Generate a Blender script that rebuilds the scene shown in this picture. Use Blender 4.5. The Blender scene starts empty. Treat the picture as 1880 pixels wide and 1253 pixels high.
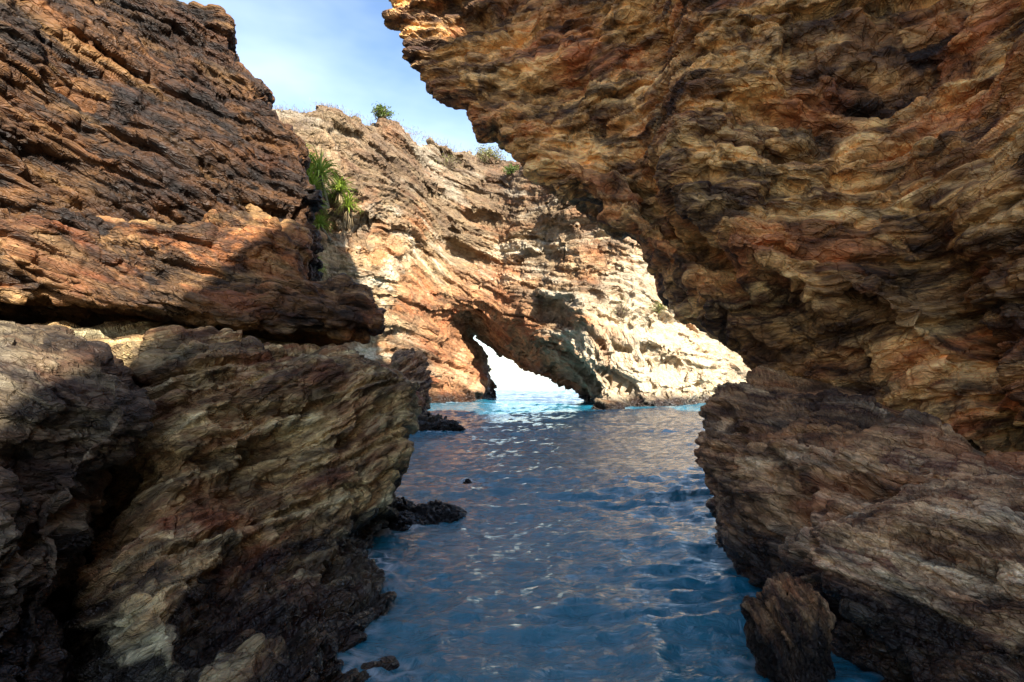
import bpy, math
import numpy as np
from concurrent.futures import ThreadPoolExecutor

# ------------------------------------------------------------------ camera, light, exposure
SC = bpy.context.scene
COL = SC.collection
W, H, F, HORIZON, EYE = 1880.0, 1253.0, 1044.0, 687.0, 1.7
cam_d = bpy.data.cameras.new('camera')
cam_d.sensor_width = 36.0
cam_d.lens = 36.0 * F / W
cam_d.shift_y = (HORIZON - H / 2) / W
cam_d.clip_start, cam_d.clip_end = 0.05, 20000
cam = bpy.data.objects.new('camera', cam_d)
cam.location = (0, 0, EYE)
cam.rotation_euler = (math.radians(90), 0, 0)
COL.objects.link(cam)
SC.camera = cam

SUN_AZ, SUN_EL = math.radians(28), math.radians(34)       # azimuth: to the right of straight behind the camera
TO_SUN = np.array([math.sin(SUN_AZ) * math.cos(SUN_EL), -math.cos(SUN_AZ) * math.cos(SUN_EL), math.sin(SUN_EL)])
world = bpy.data.worlds.new('World')
SC.world = world
world.use_nodes = True
wn, wl = world.node_tree.nodes, world.node_tree.links
bg = wn['Background']
sky = wn.new('ShaderNodeTexSky')
sky.sky_type = 'NISHITA'
sky.sun_disc = False
sky.sun_elevation = SUN_EL
sky.sun_rotation = math.atan2(TO_SUN[0], TO_SUN[1])
sky.air_density, sky.dust_density, sky.ozone_density = 1.0, 0.5, 2.4
# thin high cloud, the same all round the sky
tc = wn.new('ShaderNodeTexCoord')
mp = wn.new('ShaderNodeMapping'); mp.inputs['Scale'].default_value = (1.0, 1.0, 2.6)
cn = wn.new('ShaderNodeTexNoise'); cn.inputs['Scale'].default_value = 1.7; cn.inputs['Detail'].default_value = 5
cn.inputs['Roughness'].default_value = 0.52
cr = wn.new('ShaderNodeValToRGB')
cr.color_ramp.elements[0].position, cr.color_ramp.elements[1].position = 0.42, 0.78
cr.color_ramp.elements[0].color = (0, 0, 0, 1); cr.color_ramp.elements[1].color = (0.30, 0.30, 0.30, 1)
cm = wn.new('ShaderNodeMix'); cm.data_type = 'RGBA'
cm.inputs[7].default_value = (9.0, 9.6, 10.5, 1)
wl.new(tc.outputs['Generated'], mp.inputs['Vector']); wl.new(mp.outputs['Vector'], cn.inputs['Vector'])
wl.new(cn.outputs['Fac'], cr.inputs['Fac']); wl.new(cr.outputs['Color'], cm.inputs[0])
wl.new(sky.outputs['Color'], cm.inputs[6]); wl.new(cm.outputs[2], bg.inputs['Color'])
bg.inputs['Strength'].default_value = 0.075

sun_d = bpy.data.lights.new('sun', 'SUN')
sun_d.energy, sun_d.angle, sun_d.color = 3.6, math.radians(0.53), (1.0, 0.93, 0.82)
sun = bpy.data.objects.new('sun', sun_d)
# a lamp shines along its own -Z: point +Z at the sun
from mathutils import Vector, Matrix
sun.rotation_euler = Vector(TO_SUN).to_track_quat('Z', 'Y').to_euler()
sun.location = (20, -30, 40)
COL.objects.link(sun)
vs = SC.view_settings
vs.view_transform, vs.look, vs.gamma, vs.exposure = 'Standard', 'None', 1.0, 2.05
vs.use_curve_mapping = False

# ------------------------------------------------------------------ small helpers
def at(px, py, Y):
    """the point of the place seen at a pixel of the 1880x1253 photograph, Y metres ahead"""
    return np.array([(px - W / 2) / F * Y, Y, EYE - (py - HORIZON) / F * Y])

def project(P):
    y = np.maximum(P[..., 1], 0.3)
    return np.stack([P[..., 0] / y * F + W / 2, HORIZON - (P[..., 2] - EYE) / y * F], -1)

POOL = ThreadPoolExecutor(4)
def par(fn, P, *a):
    n = len(P)
    ch = [slice(i, min(n, i + 60000)) for i in range(0, n, 60000)]
    res = list(POOL.map(lambda s: fn(P[s], *a), ch))
    if isinstance(res[0], tuple):
        return tuple(np.concatenate([r[k] for r in res]) for k in range(len(res[0])))
    return np.concatenate(res)

RNG = np.random.default_rng(7)
T = 32
TAB = RNG.random((T * T * T, 4)).astype(np.float32)
def _idx(i, j, k):
    return ((i & 31) * 1024 + (j & 31) * 32 + (k & 31))

def vnoise(P, ch=0):
    """value noise, -1..1"""
    fl = np.floor(P); f = (P - fl).astype(np.float32); i = fl.astype(np.int64)
    f = f * f * f * (f * (f * 6 - 15) + 10)
    out = 0
    t = TAB[:, ch]
    for dx in (0, 1):
        wx = f[:, 0] if dx else 1 - f[:, 0]
        for dy in (0, 1):
            wy = wx * (f[:, 1] if dy else 1 - f[:, 1])
            for dz in (0, 1):
                w = wy * (f[:, 2] if dz else 1 - f[:, 2])
                out = out + w * t[_idx(i[:, 0] + dx, i[:, 1] + dy, i[:, 2] + dz)]
    return out * 2 - 1

def fbm(P, octv=4, ch=0, gain=0.5):
    s, a = 0, 1.0
    for o in range(octv):
        s = s + a * vnoise(P * (2.03 ** o) + 13.7 * o + ch * 5.1, (ch + o) % 4)
        a *= gain
    return s

def cells(P, k=14.0, seed=0.0):
    """soft cell noise: (height of the cell with a random tilt, distance to the crack between cells, cell value)"""
    P = P + seed
    base = np.floor(P - 0.5).astype(np.int64)
    num = np.zeros(len(P), np.float32); den = np.zeros(len(P), np.float32)
    f1 = np.full(len(P), 9.0, np.float32); f2 = np.full(len(P), 9.0, np.float32); val = np.zeros(len(P), np.float32)
    for dx in (0, 1):
        for dy in (0, 1):
            for dz in (0, 1):
                c = base + np.array([dx, dy, dz])
                r = TAB[_idx(c[:, 0], c[:, 1], c[:, 2])]
                d = (P - (c + 0.5 + (r[:, :3] - 0.5) * 0.8)).astype(np.float32)
                dist = np.sqrt((d * d).sum(1))
                tilt = ((r[:, [1, 2, 0]] - 0.5) * d).sum(1) * 1.5
                w = np.exp(-k * dist)
                num += w * (r[:, 3] - 0.5 + tilt); den += w
                nearer = dist < f1
                f2 = np.where(nearer, f1, np.minimum(f2, dist))
                val = np.where(nearer, r[:, 3], val)
                f1 = np.where(nearer, dist, f1)
    return num / (den + 1e-12), f2 - f1, val

def bed_frame(dip_deg, strike_deg=0.0, tip_deg=0.0):
    """rows u, v, w of a bedding frame; w is the bed normal. dip: beds fall to the right, tip: beds fall away from us"""
    m = Matrix.Rotation(math.radians(strike_deg), 3, 'Z') @ Matrix.Rotation(math.radians(dip_deg), 3, 'Y') @ Matrix.Rotation(math.radians(tip_deg), 3, 'X')
    return np.array(m).T

JOINT = bed_frame(62, 35, 0)
JOINT2 = bed_frame(14, 50, 9)
def bed_coords(P, frame, S, seed, bendf):
    bend = fbm(P * (0.28 / S) + seed, 2, 1)
    q = P + 0.035 * S * np.stack([fbm(P * (1.3 / S) + 7, 2, 0), fbm(P * (1.3 / S) + 19, 2, 2), fbm(P * (1.3 / S) + 31, 2, 3)], 1)
    b = q @ frame.T
    b[:, 2] += bend * bendf * S
    return b

def relief_big(P, frame, S, seed, crack, bendf):
    """blocks, open joints and weathered hollows"""
    b = bed_coords(P, frame, S, seed, bendf)
    A, ea, va = cells(b / (np.array([1.2, 1.0, 0.55]) * S), 14.0, 3.3 + seed)
    E, ee, ve = cells((b @ JOINT.T) / (np.array([0.75, 0.55, 0.62]) * S), 14.0, 4.4 + seed)
    patchy = np.clip(fbm(P * (0.55 / S) + 41 + seed, 2, 3) * 1.6 + 0.5, 0, 1)
    h = 0.26 * fbm(P * (0.45 / S) + 3 + seed, 2, 2) + 0.34 * A + 0.26 * E * patchy
    h -= 0.15 * crack * np.exp(-(ea / 0.06) ** 2) * patchy
    h -= 0.06 * crack * np.exp(-(ee / 0.05) ** 2) * patchy
    l1 = vnoise(np.stack([b[:, 0] * 0.3 / S, b[:, 1] * 0.3 / S, (b[:, 2] + 0.06 * S * A) * 4.2 / S], 1) + 60 + seed, 0)
    h += 0.055 * np.tanh(l1 * 3)
    pit = fbm(np.stack([b[:, 0] * 0.9, b[:, 1] * 0.9, b[:, 2] * 2.2], 1) / S + 90 + seed, 3, 0)
    h -= 0.65 * np.clip(pit - 0.38, 0, 0.5)
    return (((h - 0.02) * S).astype(np.float32),)

def relief_mid(P, frame, S, seed, crack, bendf):
    """slabs and courses of beds"""
    b = bed_coords(P, frame, S, seed, bendf)
    B, eb, vb = cells(b / (np.array([0.44, 0.36, 0.17]) * S), 17.0, 8.1 + seed)
    rough = np.clip(0.5 + 1.3 * fbm(P * (0.6 / S) + 150 + seed, 2, 2), 0, 1)
    h = (0.03 + 0.055 * rough) * B - 0.065 * crack * np.exp(-(eb / 0.13) ** 2)
    # open partings between beds, running on for a metre or two
    for th, dep, wd, k in ((0.34, 0.17, 0.09, 0), (0.16, 0.075, 0.15, 2)):
        w = b[:, 2] / (th * S) + 0.35 * vnoise(b * (0.8 / S) + 200 + k, k)
        run = vnoise(np.stack([b[:, 0] * 0.55, b[:, 1] * 0.55, np.floor(w) * 3.7 * S], 1) / S + 210 + k, 1)
        fr = np.abs(w - np.floor(w) - 0.5)
        h -= dep * np.exp(-((fr) / wd) ** 2) * np.clip(run * 3 + 0.7, 0, 1)
    G, eg, vg = cells((b @ JOINT.T) / (np.array([0.34, 0.24, 0.28]) * S), 20.0, 2.4 + seed)
    h += 0.060 * G - 0.035 * crack * np.exp(-(eg / 0.05) ** 2)
    l2 = vnoise(np.stack([b[:, 0] * 0.7 / S, b[:, 1] * 0.7 / S, (b[:, 2] + 0.05 * S * B) * 10 / S], 1) + 70 + seed, 1)
    h += 0.030 * np.tanh(l2 * 1.8)
    return ((h * S).astype(np.float32),)

def relief_fine(P, frame, S, seed, crack, bendf):
    """splinters and chips, and what the colour needs"""
    b = bed_coords(P, frame, S, seed, bendf)
    rough = np.clip(0.45 + 1.9 * fbm(P * (0.85 / S) + 50 + seed, 3, 1), 0, 1)
    C, ec, vc = cells(b / (np.array([0.19, 0.15, 0.085]) * S), 13.0, 1.7 + seed)
    h = (0.036 * C - 0.020 * crack * np.exp(-(ec / 0.2) ** 2)) * (0.18 + 0.9 * rough)
    D, ed, vd = cells(b @ JOINT2.T / (np.array([0.11, 0.09, 0.075]) * S), 13.0, 5.5 + seed)
    h += (0.018 * D) * (0.06 + 0.85 * rough)
    A, ea, va = cells(b / (np.array([1.2, 1.0, 0.55]) * S), 14.0, 3.3 + seed)
    B, eb, vb = cells(b / (np.array([0.44, 0.36, 0.17]) * S), 17.0, 8.1 + seed)
    return (h * S).astype(np.float32), (b / S).astype(np.float32), np.stack([va, vb, 0.55 * vc + 0.45 * vd], 1).astype(np.float32)

def blur(N, n, it=2):
    for _ in range(it):
        for ax in (0, 1):
            k = min(n, N.shape[ax] // 4)
            if k < 1: continue
            pad = [(0, 0)] * 3; pad[ax] = (k + 1, k)
            c = np.cumsum(np.pad(N, pad, mode='edge'), axis=ax)
            hi = np.take(c, np.arange(2 * k + 1, c.shape[ax]), axis=ax); lo = np.take(c, np.arange(0, c.shape[ax] - 2 * k - 1), axis=ax)
            N = (hi - lo) / (2 * k + 1)
    return N / (np.linalg.norm(N, axis=2, keepdims=True) + 1e-9)

def displace_grid(G, sign, frame, S, amp, crack, seed, bendf, wrap=False, fade=None):
    sh = G.shape
    def nrm(G, n):
        if wrap:
            w = 24
            N = normals(np.concatenate([G[:, -w:], G, G[:, :w]], 1))
            return blur(N, n)[:, w:-w] * sign
        return blur(normals(G), n) * sign
    for fn, n, soft, relax in ((relief_big, 20, 1, 14), (relief_mid, 4, 0, 8), (relief_fine, 1, 0, 0)):
        r = par(fn, G.reshape(-1, 3), frame, S, seed, crack, bendf)
        h = (r[0] * amp).reshape(sh[0], sh[1])
        for _ in range(soft):
            h = np.pad(h, 1, mode='edge')
            h = (h[1:-1, 1:-1] * 2 + h[:-2, 1:-1] + h[2:, 1:-1] + h[1:-1, :-2] + h[1:-1, 2:]) / 6
        G = G + nrm(G, n) * h[..., None] * (1.0 if fade is None else fade[:, None, None])
        # slide points along the surface so that steep faces of ledges get their share of them
        for _ in range(0 if wrap else relax):
            L = np.zeros_like(G)
            L[1:-1, 1:-1] = (G[:-2, 1:-1] + G[2:, 1:-1] + G[1:-1, :-2] + G[1:-1, 2:]) / 4 - G[1:-1, 1:-1]
            N = normals(G)
            G = G + 0.6 * (L - N * (L * N).sum(2, keepdims=True)) + 0.015 * L
    return G.reshape(-1, 3), r[1], r[2]

def mesh_object(name, V, faces, mat, parent=None, smooth=False, attrs=None):
    """V (n,3); faces (m,4) or (m,3) array, or list of index lists"""
    me = bpy.data.meshes.new(name)
    V = np.asarray(V, np.float32)
    if isinstance(faces, np.ndarray):
        m, k = faces.shape
        me.vertices.add(len(V)); me.vertices.foreach_set('co', V.ravel())
        me.loops.add(m * k); me.loops.foreach_set('vertex_index', faces.astype(np.int32).ravel())
        me.polygons.add(m)
        me.polygons.foreach_set('loop_start', np.arange(0, m * k, k, dtype=np.int32))
        me.update(calc_edges=True)
    else:
        me.from_pydata(V.tolist(), [], faces)
        me.update()
    me.polygons.foreach_set('use_smooth', np.full(len(me.polygons), smooth, bool))
    for an, (kind, data) in (attrs or {}).items():
        a = me.attributes.new(an, kind, 'POINT')
        a.data.foreach_set('vector' if kind == 'FLOAT_VECTOR' else 'value', np.asarray(data, np.float32).ravel())
    if mat is not None:
        me.materials.append(mat)
    o = bpy.data.objects.new(name, me)
    COL.objects.link(o)
    if parent is not None:
        o.parent = parent
        o.matrix_parent_inverse = Matrix.Translation(-Vector(parent.location))
    return o

def tag(o, label=None, cat=None, group=None, kind=None):
    for k, v in (('label', label), ('category', cat), ('group', group), ('kind', kind)):
        if v: o[k] = v
    return o

def empty(name, loc):
    o = bpy.data.objects.new(name, None)
    o.location = loc
    o.empty_display_size = 0.3
    COL.objects.link(o)
    return o

def normals(G):
    du = np.gradient(G, axis=1); dv = np.gradient(G, axis=0)
    n = np.cross(du, dv)
    return n / (np.linalg.norm(n, axis=2, keepdims=True) + 1e-9)

def catmull(C, ts):
    """C (n,...) control values, ts positions 0..n-1"""
    n = len(C)
    i = np.clip(np.floor(ts).astype(int), 0, n - 2); t = ts - i
    g = lambda k: C[np.clip(k, 0, n - 1)]
    t = t.reshape(-1, *([1] * (C.ndim - 1)))
    p0, p1, p2, p3 = g(i - 1), g(i), g(i + 1), g(i + 2)
    return 0.5 * (2 * p1 + (p2 - p0) * t + (2 * p0 - 5 * p1 + 4 * p2 - p3) * t * t + (3 * p1 - p0 - 3 * p2 + p3) * t ** 3)

def params(C, px_step, axis, world_step, hidden=()):
    """how finely to divide each span between control points: by its size in view, never coarser than world_step"""
    C = np.moveaxis(C, axis, 0)
    out = []
    for i in range(len(C) - 1):
        a, b = C[i], C[i + 1]
        ok = (a[:, 1] > 1.0) & (b[:, 1] > 1.0)
        pa, pb = project(a), project(b)
        m = (pa + pb) / 2
        inside = ok & (m[:, 0] > -150) & (m[:, 0] < W + 150) & (m[:, 1] > -150) & (m[:, 1] < H + 150)
        n = np.linalg.norm(b - a, axis=1).max() / world_step
        if inside.any() and i not in hidden:
            n = max(n, np.linalg.norm(b - a, axis=1)[inside].max() / min(world_step, 0.045 if axis == 0 and i in (0, 1) else 0.07), np.linalg.norm(pa - pb, axis=1)[inside].max() / px_step)
        n = int(np.clip(np.ceil(n), 3, 125))
        out.append(i + np.arange(n) / n)
    out.append([len(C) - 1.0])
    return np.concatenate(out)

def rock_patch(name, ctrl, frame, mat, parent=None, px_step=2.95, flip=False, S=1.0, amp=1.0, world_step=0.5, fade=None, **kw):
    C = np.array(ctrl, float)                      # rows x columns x 3
    tv, tu = params(C, px_step, 0, world_step), params(C, px_step, 1, world_step, kw.get('hidden', (0,)))
    G = catmull(C, tv)
    G = np.moveaxis(catmull(np.moveaxis(G, 1, 0), tu), 0, 1)
    sm = lambda x: np.clip(x, 0, 1) ** 2 * (3 - 2 * np.clip(x, 0, 1))
    fv = 0.08 + 0.92 * sm((tv - 0.1) / 0.9) * sm((len(C) - 1.2 - tv) / 1.1)
    V, b, v = displace_grid(G, 1 if flip else -1, frame, S, amp, kw.get('crack', 1.0), kw.get('seed', 0.0), kw.get('bendf', 0.3), False, fv)
    nv, nu = G.shape[:2]
    idx = np.arange(nv * nu).reshape(nv, nu)
    q = np.stack([idx[:-1, :-1], idx[:-1, 1:], idx[1:, 1:], idx[1:, :-1]], -1).reshape(-1, 4)
    if flip: q = q[:, ::-1]
    return mesh_object(name, V, q, mat, parent, False, {'bedp': ('FLOAT_VECTOR', b), 'cellv': ('FLOAT_VECTOR', v)})

def boulder(name, centre, axes, mat, rotz=0.0, tilt=(0, 0), power=2.6, n=120, frame=None, parent=None, S=0.5, amp=1.0, seed=0.0, **kw):
    th = np.linspace(0, 2 * math.pi, n * 2, endpoint=False); ph = np.linspace(-math.pi / 2 + 0.02, math.pi / 2 - 0.02, n)
    TH, PH = np.meshgrid(th, ph)
    D = np.stack([np.cos(PH) * np.cos(TH), np.cos(PH) * np.sin(TH), np.sin(PH)], -1)
    r = (np.abs(D) ** power).sum(-1, keepdims=True) ** (-1 / power)
    L = D * r * np.array(axes)
    L[..., :2] *= 1 - kw.get('taper', 0.15) * L[..., 2:] / axes[2]
    R = np.array(Matrix.Rotation(rotz, 3, 'Z') @ Matrix.Rotation(tilt[0], 3, 'X') @ Matrix.Rotation(tilt[1], 3, 'Y'))
    G = L @ R.T + np.array(centre)
    fr = bed_frame(20) if frame is None else frame
    V, b, v = displace_grid(G, 1, fr, S, amp, 1.0, seed, 0.3, True)
    nv, nu = n, n * 2
    idx = np.arange(nv * nu).reshape(nv, nu); nx = np.roll(idx, -1, 1)
    q = np.stack([idx[:-1], nx[:-1], nx[1:], idx[1:]], -1).reshape(-1, 4)
    return mesh_object(name, V, q, mat, parent, False, {'bedp': ('FLOAT_VECTOR', b), 'cellv': ('FLOAT_VECTOR', v)})

# ------------------------------------------------------------------ materials
class NT:
    def __init__(s, name):
        s.m = bpy.data.materials.new(name); s.m.use_nodes = True
        s.t = s.m.node_tree; s.n = s.t.nodes; s.bsdf = s.n['Principled BSDF']
    def link(s, a, b): s.t.links.new(a, b)
    def node(s, typ, **kw):
        n = s.n.new(typ)
        for k, v in kw.items(): setattr(n, k, v)
        return n
    def attr(s, name): return s.node('ShaderNodeAttribute', attribute_name=name).outputs['Vector']
    def scaled(s, vec, sc, off=(0, 0, 0)):
        m = s.node('ShaderNodeMapping'); m.inputs['Scale'].default_value = sc; m.inputs['Location'].default_value = off
        s.link(vec, m.inputs['Vector']); return m.outputs['Vector']
    def noise(s, vec, scale=1.0, detail=4.0, rough=0.55, dist=0.0):
        n = s.node('ShaderNodeTexNoise'); s.link(vec, n.inputs['Vector'])
        for k, v in (('Scale', scale), ('Detail', detail), ('Roughness', rough), ('Distortion', dist)): n.inputs[k].default_value = v
        return n.outputs['Fac']
    def ramp(s, fac, stops, interp='LINEAR'):
        r = s.node('ShaderNodeValToRGB'); cr = r.color_ramp; cr.interpolation = interp
        while len(cr.elements) < len(stops): cr.elements.new(0.5)
        for e, (p, c) in zip(cr.elements, stops):
            e.position = p; e.color = (*c, 1) if len(c) == 3 else c
        s.link(fac, r.inputs['Fac']); return r.outputs['Color']
    def mask(s, fac, lo, hi, top=1.0):
        r = s.node('ShaderNodeMapRange'); s.link(fac, r.inputs['Value'])
        r.inputs['From Min'].default_value, r.inputs['From Max'].default_value = lo, hi
        r.inputs['To Max'].default_value = top
        return r.outputs['Result']
    def mix(s, fac, a, b, mode='MIX'):
        m = s.node('ShaderNodeMix', data_type='RGBA', blend_type=mode)
        for sock, v in ((m.inputs[0], fac), (m.inputs[6], a), (m.inputs[7], b)):
            if isinstance(v, (int, float)): sock.default_value = v
            elif isinstance(v, tuple): sock.default_value = (*v, 1)
            else: s.link(v, sock)
        return m.outputs[2]
    def math(s, op, a, b=0.0, c=0.0):
        m = s.node('ShaderNodeMath', operation=op)
        for sock, v in zip(m.inputs, (a, b, c)):
            if isinstance(v, (int, float)): sock.default_value = v
            else: s.link(v, sock)
        return m.outputs[0]
    def sep(s, vec):
        x = s.node('ShaderNodeSeparateXYZ'); s.link(vec, x.inputs[0]); return x.outputs

def rock_material(name, beds, rust, stain, rust_amt=0.5, stain_amt=0.6, pale=None, pale_amt=0.3, weather=None, weather_amt=0.0, wet_top=0.45, wet_soft=0.35, weather_z=None, arch_rust=False, sat=0.92, gamma=1.35, bump=0.02, gain=1.0, tint=None):
    t = NT(name)
    b, cv = t.attr('bedp'), t.attr('cellv')
    c = t.sep(cv)
    band = t.noise(t.scaled(b, (0.35, 0.35, 3.2)), 1.0, 5, 0.62, 0.3)
    fac = t.math('ADD', t.math('MULTIPLY', band, 0.78), t.math('MULTIPLY', t.math('ADD', c[0], c[1]), 0.11))
    n = len(beds)
    col = t.ramp(fac, [(0.30 + 0.42 * i / (n - 1), x) for i, x in enumerate(beds)])
    # every slab and chip a little lighter, darker or redder than the next
    val = t.math('ADD', t.math('MULTIPLY', t.math('ADD', t.math('MULTIPLY', c[1], 0.45), c[2]), 0.80), 0.30)
    col = t.mix(1.0, col, t.ramp(val, [(0.0, (0, 0, 0)), (1.0, (1, 1, 1))]), 'MULTIPLY')
    rn = t.noise(t.scaled(b, (0.9, 0.9, 1.9), (5, 3, 1)), 1.0, 5, 0.6, 0.5)
    col = t.mix(t.mask(rn, 0.50, 0.66, rust_amt), col, rust)
    if tint:
        tn = t.noise(t.scaled(b, (0.7, 0.7, 1.2), (15, 9, 4)), 1.0, 3, 0.5, 0.4)
        col = t.mix(t.mask(tn, 0.52, 0.66, 0.6), col, tint)
    if pale:
        pn = t.noise(t.scaled(b, (0.55, 0.55, 2.6), (9, 2, 7)), 1.0, 5, 0.65, 0.3)
        col = t.mix(t.mask(pn, 0.53, 0.64, pale_amt), col, pale)
    sn = t.noise(t.scaled(b, (1.1, 1.1, 2.6), (1, 8, 3)), 1.0, 6, 0.68, 0.8)
    col = t.mix(t.mask(sn, 0.48, 0.60, stain_amt), col, stain)
    bn = t.noise(t.scaled(b, (0.38, 0.38, 0.7), (21, 4, 6)), 1.0, 5, 0.6, 0.7)
    col = t.mix(t.mask(bn, 0.50, 0.66, stain_amt), col, t.mix(1.0, col, (0.30, 0.24, 0.22), 'MULTIPLY'))
    if weather:
        wnz = t.noise(t.scaled(b, (0.25, 0.25, 0.5), (3, 3, 3)), 1.0, 6, 0.62, 0.4)
        wf = t.mask(wnz, 0.50, 0.60, weather_amt)
        if weather_z:
            pz = t.sep(t.node('ShaderNodeNewGeometry').outputs['Position'])[2]
            up = t.mask(t.math('ADD', pz, t.math('MULTIPLY', t.math('SUBTRACT', wnz, 0.5), 26.0)), weather_z[0], weather_z[1], weather_amt)
            wf = t.math('MAXIMUM', t.math('MULTIPLY', wf, 0.5), up)
        col = t.mix(wf, col, t.mix(0.35, weather, col))
    fine = t.noise(t.scaled(b, (9, 9, 42)), 1.0, 4, 0.7)
    col = t.mix(1.0, col, t.ramp(fine, [(0.25, (0.62, 0.6, 0.58)), (0.75, (1.0, 1.0, 1.0))]), 'MULTIPLY')
    vo = t.node('ShaderNodeTexVoronoi', feature='DISTANCE_TO_EDGE'); vo.inputs['Scale'].default_value = 1.0
    t.link(t.scaled(b, (9, 9, 24)), vo.inputs['Vector'])
    vo2 = t.node('ShaderNodeTexVoronoi', feature='DISTANCE_TO_EDGE'); vo2.inputs['Scale'].default_value = 1.0
    wv = t.node('ShaderNodeVectorMath', operation='ADD'); wz = t.node('ShaderNodeTexNoise'); wz.inputs['Scale'].default_value = 3.0
    t.link(b, wz.inputs['Vector']); t.link(t.scaled(b, (3.2, 3.2, 11), (4, 1, 2)), wv.inputs[0]); t.link(wz.outputs['Color'], wv.inputs[1]); t.link(wv.outputs[0], vo2.inputs['Vector'])
    vf = t.node('ShaderNodeTexVoronoi', feature='F1'); vf.inputs['Scale'].default_value = 1.0; t.link(t.scaled(b, (7, 7, 20), (2, 6, 1)), vf.inputs['Vector'])
    facet = t.sep(vf.outputs['Color'])[0]
    chip = t.math('ADD', t.math('ADD', t.mask(vo.outputs['Distance'], 0.0, 0.08), t.math('MULTIPLY', t.mask(vo2.outputs['Distance'], 0.0, 0.06), 1.8)), t.math('MULTIPLY', facet, 0.9))
    speck = t.noise(t.scaled(b, (30, 30, 60)), 1.0, 3, 0.7)
    col = t.mix(1.0, col, t.ramp(speck, [(0.3, (0.72 * gain,) * 3), (0.7, (1.0 * gain,) * 3)]), 'MULTIPLY')
    # wet, seaweed-stained foot of the rock above the waterline
    geo = t.node('ShaderNodeNewGeometry')
    z = t.sep(geo.outputs['Position'])[2]
    zn = t.math('SUBTRACT', z, t.math('MULTIPLY', t.math('SUBTRACT', sn, 0.5), 1.2))
    wet = t.mask(zn, wet_top + wet_soft, wet_top)
    col = t.mix(t.math('MULTIPLY', wet, 0.86), col, (0.012, 0.010, 0.012))
    if arch_rust:
        dv = t.node('ShaderNodeVectorMath', operation='DISTANCE'); t.link(geo.outputs['Position'], dv.inputs[0]); dv.inputs[1].default_value = (-1.5, 35.5, 2.0)
        ar = t.mask(t.math('ADD', dv.outputs['Value'], t.math('MULTIPLY', t.math('SUBTRACT', bn, 0.5), 9.0)), 7.0, 4.2, 0.75)
        d2 = t.node('ShaderNodeVectorMath', operation='DISTANCE'); t.link(geo.outputs['Position'], d2.inputs[0]); d2.inputs[1].default_value = (9.5, 31.0, 2.5)
        pr = t.mask(t.math('ADD', d2.outputs['Value'], t.math('MULTIPLY', t.math('SUBTRACT', rn, 0.5), 8.0)), 8.0, 4.5, 0.4)
        col = t.mix(t.math('MULTIPLY', pr, t.math('SUBTRACT', 1.0, wet)), col, (0.66, 0.55, 0.38))
        col = t.mix(ar, col, t.mix(1.0, col, (1.0, 0.60, 0.34), 'MULTIPLY'))
    gm = t.node('ShaderNodeGamma'); gm.inputs['Gamma'].default_value = gamma; t.link(col, gm.inputs['Color']); col = gm.outputs['Color']
    hs = t.node('ShaderNodeHueSaturation'); hs.inputs['Saturation'].default_value = sat; hs.inputs['Value'].default_value = 1.0 + (gamma - 1.0) * 2.6; t.link(col, hs.inputs['Color']); col = hs.outputs['Color']
    t.link(col, t.bsdf.inputs['Base Color'])
    rgh = t.math('SUBTRACT', t.math('SUBTRACT', 0.76, t.math('MULTIPLY', c[2], 0.26)), t.math('MULTIPLY', wet, 0.36))
    t.link(rgh, t.bsdf.inputs['Roughness'])
    t.bsdf.inputs['Specular IOR Level'].default_value = 0.4
    bh = t.math('ADD', t.math('ADD', t.math('MULTIPLY', fine, 1.1), t.math('MULTIPLY', speck, 0.5)), t.math('MULTIPLY', chip, 0.55))
    bp = t.node('ShaderNodeBump'); bp.inputs['Strength'].default_value = 0.75; bp.inputs['Distance'].default_value = bump
    t.link(bh, bp.inputs['Height']); t.link(bp.outputs['Normal'], t.bsdf.inputs['Normal'])
    return t.m

M = {}
M['brown'] = rock_material('iron_brown_rock', [(0.022, 0.011, 0.006), (0.12, 0.058, 0.017), (0.24, 0.125, 0.034), (0.07, 0.036, 0.016), (0.33, 0.20, 0.07)],
    (0.30, 0.135, 0.022), (0.010, 0.007, 0.006), 0.7, 0.75, (0.40, 0.26, 0.09), 0.4, gain=0.85)
M['tan'] = rock_material('rusty_tan_rock', [(0.05, 0.027, 0.013), (0.24, 0.135, 0.045), (0.42, 0.27, 0.11), (0.13, 0.07, 0.028), (0.50, 0.34, 0.16)],
    (0.42, 0.16, 0.025), (0.020, 0.012, 0.009), 0.75, 0.75, (0.56, 0.42, 0.22), 0.4, gain=1.2)
M['olive'] = rock_material('green_grey_rock', [(0.09, 0.05, 0.022), (0.31, 0.21, 0.095), (0.48, 0.38, 0.20), (0.20, 0.11, 0.04), (0.60, 0.51, 0.30)],
    (0.20, 0.065, 0.02), (0.022, 0.013, 0.010), 0.8, 0.65, (0.58, 0.58, 0.40), 0.5, wet_top=0.22, wet_soft=0.35, gain=1.5)
M['ochre'] = rock_material('ochre_banded_rock', [(0.055, 0.028, 0.014), (0.30, 0.16, 0.055), (0.54, 0.34, 0.12), (0.12, 0.06, 0.027), (0.66, 0.47, 0.21)],
    (0.42, 0.15, 0.028), (0.028, 0.015, 0.013), 0.7, 0.8, (0.74, 0.53, 0.24), 0.6, gain=1.75)
M['shaded'] = rock_material('shade_darkened_rock', [(0.035, 0.026, 0.016), (0.14, 0.10, 0.06), (0.24, 0.20, 0.13), (0.07, 0.045, 0.03), (0.34, 0.31, 0.22)],
    (0.14, 0.06, 0.022), (0.014, 0.010, 0.009), 0.5, 0.7, (0.46, 0.42, 0.32), 0.45, gain=1.2)  # rock colour darkened to paint in the shade on the side buttress
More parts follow.
